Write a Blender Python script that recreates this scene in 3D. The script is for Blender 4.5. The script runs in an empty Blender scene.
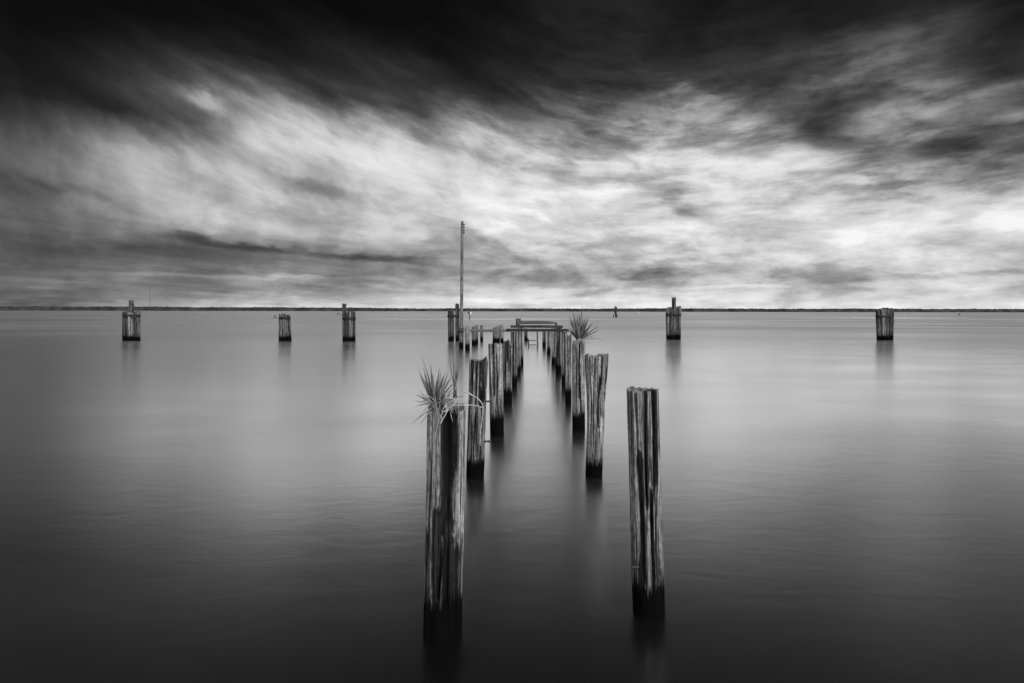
import bpy, math, random
import numpy as np
from mathutils import Vector

random.seed(7)
SC = bpy.context.scene
COL = SC.collection
D2R = math.radians

# ----------------------------------------------------------------------------- camera
F = 569.0            # focal length in pixels of a 1024 wide frame (20 mm on 36 mm film)
H = 2.8              # eye height above the water
Y0 = 310.4           # row of the horizon in the middle column
ROLL = 0.0018        # slight roll of the camera


def fixed(px, py):
    return px, py - ROLL * (px - 512.0)


def on_water(px, py):
    """the point of the water surface seen at a pixel"""
    px, py = fixed(px, py)
    z = F * H / (py - Y0)
    return (px - 512.0) * z / F, z


def height_at(px, py, dist):
    px, py = fixed(px, py)
    return H - (py - Y0) * dist / F


def at_depth(px, py, dist):
    return Vector(((px - 512.0) * dist / F, dist, height_at(px, py, dist)))


cam_d = bpy.data.cameras.new('camera')
cam_d.sensor_width = 36.0
cam_d.lens = F / 1024.0 * 36.0
cam_d.shift_y = -(341.5 - Y0) / 1024.0
cam_d.clip_start = 0.05
cam_d.clip_end = 60000
cam = bpy.data.objects.new('camera', cam_d)
COL.objects.link(cam)
cam.location = (0, 0, H)
cam.rotation_euler = (D2R(90), -ROLL, 0)
SC.camera = cam


# ----------------------------------------------------------------------------- node helper
class NT:
    def __init__(self, tree):
        self.t = tree
        self.n = tree.nodes
        self.l = tree.links

    def put(self, sock, v):
        if isinstance(v, bpy.types.NodeSocket):
            self.l.new(v, sock)
        elif v is not None:
            sock.default_value = v

    def math(self, op, a, b=None, c=None, clamp=False):
        n = self.n.new('ShaderNodeMath')
        n.operation = op
        n.use_clamp = clamp
        for i, v in enumerate((a, b, c)):
            if v is not None:
                self.put(n.inputs[i], v)
        return n.outputs[0]

    def add(self, a, b): return self.math('ADD', a, b)
    def sub(self, a, b): return self.math('SUBTRACT', a, b)
    def mul(self, a, b): return self.math('MULTIPLY', a, b)
    def mad(self, a, b, c): return self.math('MULTIPLY_ADD', a, b, c)

    def smooth(self, v, a, b, lo=0.0, hi=1.0, kind='SMOOTHSTEP'):
        n = self.n.new('ShaderNodeMapRange')
        n.interpolation_type = kind
        for i, x in enumerate((v, a, b, lo, hi)):
            self.put(n.inputs[i], x)
        return n.outputs[0]

    def vec(self, x, y, z):
        n = self.n.new('ShaderNodeCombineXYZ')
        for i, v in enumerate((x, y, z)):
            self.put(n.inputs[i], v)
        return n.outputs[0]

    def sep(self, v):
        n = self.n.new('ShaderNodeSeparateXYZ')
        self.l.new(v, n.inputs[0])
        return n.outputs

    def vmath(self, op, a, b=None):
        n = self.n.new('ShaderNodeVectorMath')
        n.operation = op
        self.put(n.inputs[0], a)
        if b is not None:
            self.put(n.inputs[1], b)
        return n.outputs['Value'] if op == 'LENGTH' else n.outputs[0]

    def noise(self, v, scale=1.0, detail=4.0, rough=0.55, distort=0.0, lac=2.0, color=False):
        n = self.n.new('ShaderNodeTexNoise')
        n.noise_dimensions = '3D'
        self.put(n.inputs['Vector'], v)
        n.inputs['Scale'].default_value = scale
        n.inputs['Detail'].default_value = detail
        n.inputs['Roughness'].default_value = rough
        n.inputs['Distortion'].default_value = distort
        n.inputs['Lacunarity'].default_value = lac
        return n.outputs['Color' if color else 'Fac']

    def ramp(self, v, stops, interp='LINEAR'):
        n = self.n.new('ShaderNodeValToRGB')
        cr = n.color_ramp
        cr.interpolation = interp
        while len(cr.elements) < len(stops):
            cr.elements.new(0.5)
        for e, (p, c) in zip(cr.elements, stops):
            e.position = p
        for e, (p, c) in zip(cr.elements, stops):
            e.position = p
            e.color = (c, c, c, 1)
        self.put(n.inputs[0], v)
        s = self.n.new('ShaderNodeSeparateColor')
        self.l.new(n.outputs[0], s.inputs[0])
        return s.outputs[0]

    def mix(self, f, a, b):
        n = self.n.new('ShaderNodeMix')
        n.data_type = 'FLOAT'
        n.clamp_factor = True
        self.put(n.inputs[0], f)
        self.put(n.inputs[2], a)
        self.put(n.inputs[3], b)
        return n.outputs[0]

    def grey(self, v):
        n = self.n.new('ShaderNodeCombineColor')
        for i in range(3):
            self.put(n.inputs[i], v)
        return n.outputs[0]


def new_mat(name):
    m = bpy.data.materials.new(name)
    m.use_nodes = True
    k = NT(m.node_tree)
    return m, k, m.node_tree.nodes['Principled BSDF']


# ----------------------------------------------------------------------------- sky
SUN_EL, SUN_AZ = 38.0, 150.0       # behind and to the right of the camera, veiled by cloud


def build_world():
    w = bpy.data.worlds.new('World')
    SC.world = w
    w.use_nodes = True
    k = NT(w.node_tree)
    bg = w.node_tree.nodes['Background']
    bg.inputs['Strength'].default_value = 0.1
    tc = k.n.new('ShaderNodeTexCoord')
    d = k.vmath('NORMALIZE', tc.outputs['Generated'])
    x, y, z = k.sep(d)
    az = k.mul(k.math('ARCTAN2', x, y), 180 / math.pi)
    el = k.mul(k.math('ARCSINE', z), 180 / math.pi)
    # cloud layer coordinates: the deck overhead, combed along the wind (towards az 21)
    zz = k.math('MAXIMUM', z, 0.0)
    inv = k.math('DIVIDE', 1.0, k.add(zz, 0.07))
    cx, cy = k.mul(x, inv), k.mul(y, inv)
    wa = D2R(21)
    along = k.add(k.mul(cx, math.sin(wa)), k.mul(cy, math.cos(wa)))
    cross = k.sub(k.mul(cx, math.cos(wa)), k.mul(cy, math.sin(wa)))
    # wind-drawn sheets: they fall towards the right on the left side and lie level on the right
    fall = k.mul(k.smooth(az, 26.0, -6.0, 0.0, 1.0), k.smooth(el, 0.5, 24.0, 0.0, 0.24))
    el_s = k.mad(k.math('MINIMUM', k.sub(az, 14.0), 0.0), fall, el)
    n_warp = k.noise(k.vec(k.mul(az, 0.05), k.mul(el_s, 0.17), 3.0), 1.5, 4, 0.5)
    n_warp2 = k.noise(k.vec(k.mul(az, 0.05), k.mul(el_s, 0.17), 11.0), 1.5, 4, 0.5)
    n_comb = k.noise(k.vec(k.mul(along, 0.35), k.mul(cross, 1.5), 7.0), 1.5, 4, 0.5, 0.3)
    n_fine = k.noise(k.vec(k.mul(az, 0.028), k.mul(el_s, 0.42), 7.0), 1.6, 7, 0.60)
    n_bill = k.noise(k.vec(k.mul(az, 0.075), k.mul(el_s, 0.22), 5.0), 1.6, 8, 0.60, 0.25)
    amp = k.smooth(el, 0.0, 9.0, 0.22, 1.0)
    n_ed = k.noise(k.vec(k.mul(az, 0.14), k.mul(el_s, 0.42), 31.0), 1.6, 5, 0.6)
    az_w = k.mad(k.mul(k.sub(n_warp, 0.5), amp), 7.0, az)
    el_w = k.mad(k.mul(k.sub(n_warp2, 0.5), amp), 4.6, k.mad(k.mul(k.sub(n_ed, 0.5), amp), 2.6, el))

    # --- what hangs where: tones of the cloud deck by azimuth and elevation
    cols = [0, 50, 100, 150, 200, 250, 300, 350, 400, 450, 512, 560, 620, 680, 740, 800, 850, 900, 950, 1000]
    tab = {
        0:   [6, 8, 10, 10, 10, 12, 10, 8, 6, 8, 20, 26, 30, 24, 28, 25, 30, 45, 40, 14],
        25:  [6, 8, 14, 14, 14, 20, 16, 16, 14, 14, 26, 34, 40, 28, 34, 30, 45, 62, 62, 18],
        50:  [14, 22, 30, 36, 24, 24, 32, 36, 34, 20, 30, 38, 44, 36, 44, 50, 78, 86, 60, 35],
        75:  [18, 24, 36, 62, 60, 34, 40, 52, 60, 34, 36, 44, 52, 50, 58, 62, 100, 100, 50, 45],
        100: [34, 34, 40, 60, 130, 90, 90, 60, 70, 60, 52, 56, 70, 120, 80, 64, 85, 125, 110, 90],
        115: [60, 70, 80, 62, 70, 140, 165, 120, 95, 95, 90, 85, 100, 150, 110, 62, 110, 130, 105, 115],
        130: [72, 100, 110, 90, 85, 195, 180, 180, 150, 120, 130, 100, 120, 155, 140, 80, 95, 110, 90, 80],
        145: [90, 120, 135, 135, 130, 200, 225, 190, 200, 190, 170, 150, 190, 185, 175, 120, 95, 175, 110, 80],
        160: [100, 115, 135, 150, 160, 160, 225, 230, 215, 200, 215, 205, 215, 190, 190, 185, 105, 150, 165, 95],
        175: [95, 120, 135, 140, 150, 165, 200, 225, 210, 185, 200, 205, 190, 190, 190, 190, 165, 105, 125, 120],
        190: [85, 130, 125, 145, 150, 170, 160, 205, 205, 205, 220, 205, 220, 165, 215, 210, 190, 150, 130, 160],
        205: [115, 125, 140, 150, 155, 185, 185, 195, 215, 215, 225, 200, 215, 200, 190, 215, 225, 190, 155, 235],
        220: [110, 125, 115, 140, 160, 170, 170, 190, 215, 230, 230, 215, 220, 205, 235, 240, 245, 215, 180, 250],
        235: [100, 100, 110, 120, 150, 180, 175, 165, 180, 180, 235, 210, 200, 225, 220, 230, 245, 230, 220, 245],
        248: [85, 90, 95, 95, 85, 95, 130, 120, 155, 165, 200, 215, 195, 215, 215, 220, 225, 235, 235, 235],
        258: [88, 88, 90, 90, 100, 115, 125, 115, 130, 150, 175, 170, 185, 200, 205, 210, 215, 225, 225, 230],
        270: [95, 110, 110, 115, 115, 115, 110, 115, 130, 165, 180, 185, 165, 160, 160, 200, 190, 195, 210, 225],
        282: [95, 115, 125, 120, 135, 145, 120, 125, 155, 185, 185, 185, 190, 185, 170, 205, 205, 215, 225, 215],
        292: [90, 105, 105, 105, 115, 130, 145, 160, 185, 200, 205, 205, 210, 215, 205, 205, 215, 225, 225, 225],
        302: [115, 120, 125, 130, 140, 150, 165, 190, 210, 220, 225, 220, 215, 215, 215, 225, 225, 230, 230, 225],
        309: [125, 135, 140, 150, 170, 180, 200, 210, 220, 220, 215, 205, 215, 220, 225, 225, 235, 235, 235, 235],
    }
    for q, f_ in ((258, 0.94), (270, 0.90), (282, 0.92), (292, 0.94)):      # flat grey stratus low down
        tab[q] = [v * f_ for v in tab[q]]
    for q in (205, 220, 235, 248):
        tab[q] = tab[q][:15] + [v * 0.93 for v in tab[q][15:]]
    ys = sorted(tab)
    grid = np.array([tab[q] for q in ys], float) / 255.0

    def tone(a, e):
        px = 512 + F * math.tan(D2R(a))
        py = Y0 - math.tan(D2R(e)) * math.hypot(F, px - 512)
        row = [np.interp(px, cols, g) for g in grid]
        return float(np.interp(py, ys, row))

    azs = [-43, -39, -35, -31, -27, -23.5, -20, -16.5, -13, -10, -7, -4, -1, 2, 5, 8, 11, 14, 17, 20, 23.5, 27, 31, 35, 39, 43]
    els = [0.2, 1.0, 1.9, 2.9, 4.0, 5.2, 6.4, 7.6, 9.0, 10.5, 12.0, 13.5, 15.0, 16.5, 18.0, 19.5, 21.5, 24.0, 27.0, 30.5]
    u = k.mad(az_w, 1 / 360.0, 0.5)
    acc = None
    prev = None
    for e in els + [38.0, 50.0, 88.0]:
        rear = 0.70 if e < 32 else 0.6
        if e < 35:
            st = [((a + 180) / 360.0, max(0.0, 1.05 * tone(a, e) - 0.008)) for a in azs]
            l, r = st[0][1], st[-1][1]
        elif e < 60:
            l = r = 0.23 if e < 40 else 0.36
            st = [((a + 180) / 360.0, l) for a in (-43, 43)]
        else:
            st = [(0.2, 0.5), (0.8, 0.5)]
            l = r = 0.5
        if e < 60:
            st = [(0.0, rear), (0.12, rear), (0.26, 0.5 * (l + rear))] + st + [(0.74, 0.5 * (r + rear)), (0.88, rear)]
        v = k.ramp(u, st, 'B_SPLINE' if e < 35 else 'EASE')
        acc = v if acc is None else k.mix(k.smooth(el_w, prev, e, kind='LINEAR'), acc, v)
        prev = e

    # --- single clouds with a shape of their own (place, half width, half height, slope, tone)
    blobs = [(225, 244, 80, 8, 6, -0.19), (375, 257, 85, 6, 5, -0.15), (110, 252, 150, 9, 0, -0.05), (300, 252, 70, 5, 4, -0.08), (205, 103, 34, 9, 22, 0.15),
             (682, 209, 40, 10, 28, -0.12), (626, 186, 30, 8, 4, 0.13), (685, 185, 48, 7, 5, 0.10),
             (500, 240, 44, 8, 32, 0.10), (885, 178, 46, 8, 10, -0.16),
             (835, 138, 60, 18, 24, -0.12), (955, 140, 60, 14, 0, -0.14), (948, 222, 34, 10, -12, -0.14),
             (660, 273, 130, 8, 0, -0.07), (310, 128, 60, 9, 24, 0.06), (330, 160, 70, 12, 22, 0.04),
             (160, 128, 110, 14, 20, -0.08), (320, 188, 60, 8, 22, -0.12), (700, 96, 50, 10, 25, 0.10),
             (512, 300, 170, 3.5, 0, 0.10), (740, 288, 80, 2.0, 0, 0.12), (250, 279, 150, 3, 0, 0.09),
             (930, 276, 130, 4, -3, -0.10), (520, 228, 40, 6, 0, 0.08), (560, 160, 60, 5, 0, 0.08),
             (860, 226, 80, 10, -18, 0.02), (60, 190, 90, 7, 8, -0.06),
             (930, 108, 90, 10, -3, 0.10), (440, 192, 36, 5, 18, -0.10), (610, 256, 30, 6, 0, -0.08)]
    pw = k.vec(az_w, el_w, 0.0)
    for px, py, rx, ry, rot, a in blobs:
        c = math.hypot(F, px - 512)
        ca = math.degrees(math.atan((px - 512) / F))
        ce = math.degrees(math.atan((Y0 - py) / c))
        m = k.n.new('ShaderNodeMapping')
        m.vector_type = 'TEXTURE'
        m.inputs['Location'].default_value = (ca, ce, 0)
        m.inputs['Rotation'].default_value = (0, 0, D2R(-rot))
        m.inputs['Scale'].default_value = (math.degrees(rx * F / c ** 2) * 1.5, math.degrees(ry / c) * 1.5, 1)
        k.l.new(pw, m.inputs[0])
        g = k.n.new('ShaderNodeTexGradient')
        g.gradient_type = 'QUADRATIC_SPHERE'
        k.l.new(m.outputs[0], g.inputs[0])
        acc = k.mad(k.smooth(g.outputs['Fac'], 0.0, 0.6), a, acc)

    # --- streaks and billows inside the deck
    left = k.smooth(az, -18.0, 12.0, 1.0, 0.0)
    body = k.smooth(acc, 0.08, 0.55, 0.10, 1.0)
    s1 = k.mad(k.sub(n_fine, 0.5), k.mix(left, 0.24, 0.50), k.mul(k.sub(n_comb, 0.5), k.mul(left, 0.16)))
    n_big = k.noise(k.vec(k.mul(az, 0.030), k.mul(el_s, 0.11), 15.0), 1.6, 8, 0.60)
    s2 = k.add(k.mul(k.sub(k.smooth(n_bill, 0.36, 0.64), 0.5), k.mix(left, 0.28, 0.15)),
               k.mul(k.sub(k.smooth(n_big, 0.34, 0.66), 0.5), k.mix(left, 0.16, 0.10)))
    n_tex = k.noise(k.vec(k.mul(az, 0.22), k.mul(el_s, 0.75), 25.0), 1.6, 5, 0.60)
    s2 = k.mad(k.sub(n_tex, 0.5), k.mix(left, 0.30, 0.16), s2)
    t = k.mad(k.add(s1, s2), body, acc)
    t = k.sub(t, k.mul(k.math('MAXIMUM', k.sub(t, 0.80), 0.0), 0.35))
    t = k.math('MINIMUM', k.math('MAXIMUM', t, 0.012), 0.97)
    lum = k.math('POWER', t, 2.2)
    # --- the clear sky behind the deck, as black and white film sees it
    sky = k.n.new('ShaderNodeTexSky')
    sky.sky_type = 'NISHITA'
    sky.sun_disc = False
    sky.sun_elevation = D2R(SUN_EL)
    sky.sun_rotation = D2R(SUN_AZ)
    bw = k.n.new('ShaderNodeRGBToBW')
    k.l.new(sky.outputs[0], bw.inputs[0])
    tot = k.mix(0.985, bw.outputs[0], k.mul(lum, 10.0))
    k.l.new(k.grey(tot), bg.inputs['Color'])


build_world()

sun_d = bpy.data.lights.new('sun', 'SUN')
sun_d.energy = 2.0
sun_d.angle = D2R(14)
sun_d.color = (1, 0.995, 0.985)
sun = bpy.data.objects.new('sun', sun_d)
COL.objects.link(sun)
sv = Vector((math.sin(D2R(SUN_AZ)) * math.cos(D2R(SUN_EL)), math.cos(D2R(SUN_AZ)) * math.cos(D2R(SUN_EL)), math.sin(D2R(SUN_EL))))
sun.rotation_euler = sv.to_track_quat('Z', 'Y').to_euler()
sun.location = sv * 60


# ----------------------------------------------------------------------------- materials
def wood_material(name, axis='z', tide=True):
    """grey weathered timber; object colour carries (tone, stain, tide height in m)"""
    m, k, p = new_mat(name)
    tc = k.n.new('ShaderNodeTexCoord')
    oi = k.n.new('ShaderNodeObjectInfo')
    sc = k.n.new('ShaderNodeSeparateColor')
    k.l.new(oi.outputs['Color'], sc.inputs[0])
    tone, stain, tideh = sc.outputs
    x, y, z = k.sep(tc.outputs['Object'])
    if axis == 'x':
        ax, bx, cx = y, z, x
    else:
        ax, bx, cx = x, y, z
    seed = k.mul(oi.outputs['Random'], 40.0)

    def coords(s, sz, off):
        return k.vec(k.mul(ax, s), k.mul(bx, s), k.add(k.mul(cx, sz), k.add(seed, off)))
    fibre = k.noise(coords(34, 1.3, 0), 1.0, 6, 0.62, 0.35)
    hair = k.noise(coords(120, 3.2, 9), 1.0, 4, 0.6, 0.2)
    blotch = k.noise(coords(7, 1.6, 3), 1.0, 5, 0.6)
    runs = k.noise(coords(13, 0.75, 17), 1.0, 4, 0.55, 0.5)
    t = k.add(k.add(k.mul(fibre, 0.40), k.mul(hair, 0.30)), k.mul(blotch, 0.30))
    col = k.ramp(t, [(0.36, 0.015), (0.43, 0.10), (0.485, 0.30), (0.54, 0.52), (0.62, 0.74)])
    split = k.noise(coords(26, 0.55, 31), 1.0, 3, 0.5, 0.25)      # drying cracks along the grain
    crack = k.smooth(k.math('ABSOLUTE', k.sub(split, 0.5)), 0.0, 0.022, 1.0, 0.0)
    crack = k.mul(crack, k.smooth(blotch, 0.42, 0.56))
    lichen = k.noise(k.vec(k.mul(ax, 26.0), k.mul(bx, 26.0), k.add(k.mul(cx, 17.0), seed)), 1.0, 5, 0.65)
    col = k.mul(col, k.smooth(lichen, 0.30, 0.62, 0.55, 1.15))
    col = k.mix(crack, col, 0.012)
    col = k.mul(col, tone)
    # dark tar and rot running down the grain
    st = k.mul(k.smooth(runs, 0.47, 0.60), stain)
    col = k.mix(st, col, k.mul(col, 0.14))
    at = k.n.new('ShaderNodeAttribute')       # rotten stripes, plus shade of hollows and splits painted dark
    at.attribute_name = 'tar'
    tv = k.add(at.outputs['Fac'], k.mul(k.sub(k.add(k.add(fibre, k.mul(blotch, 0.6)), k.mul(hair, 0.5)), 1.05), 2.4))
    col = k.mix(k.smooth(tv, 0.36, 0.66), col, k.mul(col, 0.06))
    rough = 0.86
    if tide:
        jag = k.mad(k.sub(k.noise(coords(40, 2.0, 23), 1.0, 5, 0.65), 0.5), 0.55, cx)
        damp = k.smooth(jag, k.add(tideh, 0.0), k.add(tideh, 0.55), 1.0, 0.0)
        damp = k.mul(damp, k.smooth(blotch, 0.35, 0.6, 0.15, 0.8))
        col = k.mix(damp, col, k.mul(col, 0.35))
        wet = k.smooth(jag, k.sub(tideh, 0.05), k.add(tideh, 0.10), 1.0, 0.0)
        col = k.mix(wet, col, 0.004)
        rough = k.mix(wet, 0.86, 0.92)
        k.put(p.inputs['Specular IOR Level'], k.mix(wet, 0.25, 0.06))
    k.put(p.inputs['Base Color'], k.grey(col))
    k.put(p.inputs['Roughness'], rough)
    b = k.n.new('ShaderNodeBump')
    b.inputs['Strength'].default_value = 0.9
    b.inputs['Distance'].default_value = 0.012
    k.put(b.inputs['Height'], k.sub(k.add(k.add(fibre, k.mul(hair, 0.5)), k.mul(lichen, 0.25)), k.mul(crack, 1.2)))
    k.l.new(b.outputs[0], p.inputs['Normal'])
    return m


def plain(name, lo, hi, scale=(20, 20, 20), rough=0.8):
    m, k, p = new_mat(name)
    tc = k.n.new('ShaderNodeTexCoord')
    v = k.vmath('MULTIPLY', tc.outputs['Object'], scale)
    n = k.noise(v, 1.0, 5, 0.6)
    k.put(p.inputs['Base Color'], k.grey(k.smooth(n, 0.3, 0.7, lo, hi)))
    p.inputs['Roughness'].default_value = rough
    p.inputs['Specular IOR Level'].default_value = 0.3
    return m


def water_material():
    m, k, p = new_mat('smooth_dark_water')
    g = k.n.new('ShaderNodeNewGeometry')
    x, y, z = k.sep(g.outputs['Position'])
    dist = k.vmath('LENGTH', g.outputs['Position'])
    bands = k.noise(k.vec(k.mul(x, 0.010), k.mul(y, 0.030), 0.0), 1.0, 3, 0.5, 0.4)
    cats = k.noise(k.vec(k.mul(x, 0.16), k.mul(y, 0.30), 4.0), 1.0, 4, 0.55, 0.3)
    rip = k.noise(k.vec(k.mul(x, 1.5), k.mul(y, 2.8), 8.0), 1.0, 4, 0.55, 0.6)
    near_r = k.mad(k.sub(cats, 0.5), 0.13, k.smooth(dist, 4.0, 24.0, 0.25, 0.20))
    far_r = k.mad(k.sub(bands, 0.5), 0.75, 0.36)
    r = k.mix(k.smooth(dist, 26.0, 90.0), near_r, far_r)
    r = k.math('MAXIMUM', r, 0.06)
    b = k.n.new('ShaderNodeBump')
    b.inputs['Distance'].default_value = 0.03
    k.put(b.inputs['Strength'], k.smooth(dist, 4.0, 45.0, 0.08, 0.02))
    k.put(b.inputs['Height'], k.add(rip, k.mul(cats, 1.6)))
    # the body of the water: dark, a little silt
    k.put(p.inputs['Base Color'], k.grey(k.mad(k.sub(cats, 0.5), 0.003, 0.003)))
    p.inputs['Specular IOR Level'].default_value = 0.0
    p.inputs['Roughness'].default_value = 0.9
    # its surface: wavelets smoothed out by the long exposure
    gl = k.n.new('ShaderNodeBsdfAnisotropic')
    gl.distribution = 'MULTI_GGX'
    gl.inputs['Color'].default_value = (0.97, 0.97, 0.97, 1)
    k.put(gl.inputs['Roughness'], r)
    k.l.new(b.outputs[0], gl.inputs['Normal'])
    lw = k.n.new('ShaderNodeLayerWeight')       # little mirror looking down, nearly all of it towards the horizon
    lw.inputs['Blend'].default_value = 0.5
    mx = k.n.new('ShaderNodeMixShader')
    k.put(mx.inputs[0], k.smooth(lw.outputs['Facing'], 0.30, 0.82))
    k.l.new(p.outputs[0], mx.inputs[1])
    k.l.new(gl.outputs[0], mx.inputs[2])
    out = [n for n in k.n if n.type == 'OUTPUT_MATERIAL'][0]
    k.l.new(mx.outputs[0], out.inputs['Surface'])
    return m


M_WOOD = wood_material('weathered_wood')
M_BEAM = wood_material('weathered_beam', 'x', False)
M_POLE = wood_material('weathered_pole')
M_WATER = water_material()
M_LEAF = plain('stiff_leaf', 0.06, 0.36, (14, 14, 5), 0.55)
M_DRYLEAF = plain('dry_leaf', 0.22, 0.42, (14, 14, 5), 0.8)
M_ROOT = plain('pale_root', 0.42, 0.66, (60, 60, 60), 0.85)
M_IRON = plain('rusted_iron', 0.03, 0.11, (60, 60, 60), 0.75)
M_CABLE = plain('dark_cable', 0.015, 0.05, (8, 8, 8), 0.8)
M_WOODS = plain('far_wood_foliage', 0.025, 0.07, (0.05, 0.05, 0.05), 0.95)
M_SHORE = plain('shore_ground', 0.06, 0.12, (0.02, 0.02, 0.02), 0.95)
M_WHITE = plain('white_paint', 0.7, 0.82, (4, 4, 4), 0.6)
M_DARKP = plain('dark_paint', 0.03, 0.07, (4, 4, 4), 0.6)


# ----------------------------------------------------------------------------- object helpers
def tag(o, label=None, cat=None, group=None, kind=None):
    for key, v in (('label', label), ('category', cat), ('group', group), ('kind', kind)):
        if v:
            o[key] = v
    return o


ROT_SHADE = {}  # painted rot and groove shade, waiting for their mesh


def link(name, verts, faces, mat, parent=None, smooth=True, loc=None):
    me = bpy.data.meshes.new(name)
    me.from_pydata([tuple(v) for v in verts], [], faces)
    tar = ROT_SHADE.pop(len(verts), None)
    if tar is not None:
        at = me.attributes.new('tar', 'FLOAT', 'POINT')
        at.data.foreach_set('value', tar)
    me.materials.append(mat)
    if smooth:
        me.polygons.foreach_set('use_smooth', [True] * len(me.polygons))
    me.update()
    o = bpy.data.objects.new(name, me)
    COL.objects.link(o)
    if parent:
        o.parent = parent
    if loc is not None:
        o.location = loc
    return o


def empty(name, loc):
    o = bpy.data.objects.new(name, None)
    o.empty_display_size = 0.3
    COL.objects.link(o)
    o.location = loc
    return o


def smoothstep(a, b, v):
    t = np.clip((v - a) / (b - a), 0, 1)
    return t * t * (3 - 2 * t)


def pile_shape(r, top, grooves=(), seed=0, nseg=64, nrow=32, rag=0.03, lobes=0.035, grain=0.02,
               profile=None, lean=(0.0, 0.0), dish=0.05, bottom=-0.8, tar=()):
    """a weathered round timber: grooves = (angle, half width, depth share, z from, z to, wander)"""
    rng = np.random.default_rng(seed)
    th = np.linspace(-math.pi, math.pi, nseg, endpoint=False)
    # ragged head: slow waves and broken splinters
    hd = np.zeros(nseg)
    for kk in (2, 3, 5, 8, 13, 21):
        if kk * 3 < nseg:
            hd += rng.normal() * np.cos(kk * th + rng.uniform(0, 7)) / kk ** 0.45
    hd = rag * hd / 1.6
    ztop = top + hd - max(hd.max(), 0)
    tt = np.linspace(0, 1, nrow + 1)
    Z = bottom + tt[:, None] * (ztop[None, :] - bottom)
    TH = np.broadcast_to(th[None, :], Z.shape)
    R = np.ones_like(Z)
    for kk in (2, 3, 4, 6, 7):
        R += lobes * rng.normal() * 0.6 * np.cos(kk * TH + rng.uniform(0, 7) + 0.35 * rng.normal() * Z)
    kmax = nseg // 4
    for kk in range(9, kmax, max(1, kmax // 26)):
        R += grain * rng.normal() * 0.5 * np.cos(kk * TH + rng.uniform(0, 7) + rng.normal() * 1.6 * Z + 0.8 * np.sin(2.3 * Z + rng.uniform(0, 7)))
    for (a, hw, dep, z0, z1, wig) in grooves:
        a0 = math.radians(a) + math.radians(wig) * np.sin(2.4 * Z + rng.uniform(0, 7))
        w = math.radians(hw) * (1 + 0.25 * np.sin(5 * Z + rng.uniform(0, 7)))
        dd = (TH - a0 + math.pi) % (2 * math.pi) - math.pi
        s = max(0.06, 0.14 * (z1 - z0))
        win = smoothstep(z0, z0 + s, Z) * (1 - smoothstep(z1 - 3.5 * s, z1 + 0.02 * np.cos(9 * TH), Z) if z1 < top else 1)
        R -= dep * np.exp(-np.abs(dd / w) ** 4) * win
    R = np.clip(R, 0.16, 1.4)
    ink = np.zeros_like(Z)  # rot stripes and painted shade of the grooves
    for (a, hw, z0, z1, amt) in tar:
        dd = (TH - math.radians(a) - math.radians(5) * np.sin(2.1 * Z + rng.uniform(0, 7)) + math.pi) % (2 * math.pi) - math.pi
        win = smoothstep(z0 - 0.1, z0 + 0.1, Z) * (1 - smoothstep(z1 - 0.1, z1 + 0.1, Z))
        ink = np.maximum(ink, amt * np.exp(-np.abs(dd / math.radians(hw)) ** 3) * win)
    zs = np.clip((Z) / top, 0, 1)
    rs = np.ones_like(Z)
    xo = np.zeros_like(Z)
    if profile:
        pz, pr, px = zip(*profile)
        rs = np.interp(Z, pz, pr)
        xo = np.interp(Z, pz, px)
    rad = r * R * rs
    X = rad * np.sin(TH) + lean[0] * zs + xo
    Y = -rad * np.cos(TH) + lean[1] * zs
    verts = np.stack([X, Y, Z], -1).reshape(-1, 3).tolist()
    faces = []
    for j in range(nrow):
        for i in range(nseg):
            a, b = j * nseg + i, j * nseg + (i + 1) % nseg
            faces.append((a, b, b + nseg, a + nseg))
    # weathered end grain, dished in the middle
    cxp, cyp = lean[0] + xo[-1].mean(), lean[1]
    last = nrow * nseg
    zm = ztop.mean()
    for fr in (0.86, 0.66, 0.42, 0.2):
        base = len(verts)
        jit = rng.normal(0, 0.3, nseg) * rag
        zr = zm + (ztop - zm) * fr - dish * (1 - fr) + jit
        for i in range(nseg):
            verts.append(((X[-1, i] - cxp) * fr + cxp, (Y[-1, i] - cyp) * fr + cyp, zr[i]))
        for i in range(nseg):
            a, b = last + i, last + (i + 1) % nseg
            faces.append((a, b, base + (i + 1) % nseg, base + i))
        last = base
    verts.append((cxp, cyp, zm - dish))
    c = len(verts) - 1
    for i in range(nseg):
        faces.append((last + i, last + (i + 1) % nseg, c))
    ROT_SHADE.clear()
    if tar:
        ROT_SHADE[len(verts)] = np.concatenate([ink.reshape(-1), np.tile(ink[-1] * 0.7, 4), [0.0]])
    return verts, faces


def tube_shape(pts, radii, seg=6):
    pts = [Vector(p) for p in pts]
    verts, faces = [], []
    up = Vector((0.13, 0.31, 0.94))
    for i, p in enumerate(pts):
        t = (pts[min(i + 1, len(pts) - 1)] - pts[max(i - 1, 0)]).normalized()
        if abs(t.dot(up)) > 0.95:
            a = t.cross(Vector((1, 0.2, 0))).normalized()
        else:
            a = t.cross(up).normalized()
        b = t.cross(a)
        for s in range(seg):
            q = 2 * math.pi * s / seg
            verts.append(p + (a * math.cos(q) + b * math.sin(q)) * radii[i])
    for i in range(len(pts) - 1):
        for s in range(seg):
            s2 = (s + 1) % seg
            faces.append((i * seg + s, i * seg + s2, (i + 1) * seg + s2, (i + 1) * seg + s))
    faces.append(tuple(range(seg))[::-1])
    faces.append(tuple((len(pts) - 1) * seg + s for s in range(seg)))
    return verts, faces


def merge(shapes):
    V, Fc = [], []
    for v, f in shapes:
        o = len(V)
        V += [tuple(q) for q in v]
        Fc += [tuple(i + o for i in q) for q in f]
    return V, Fc


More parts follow.
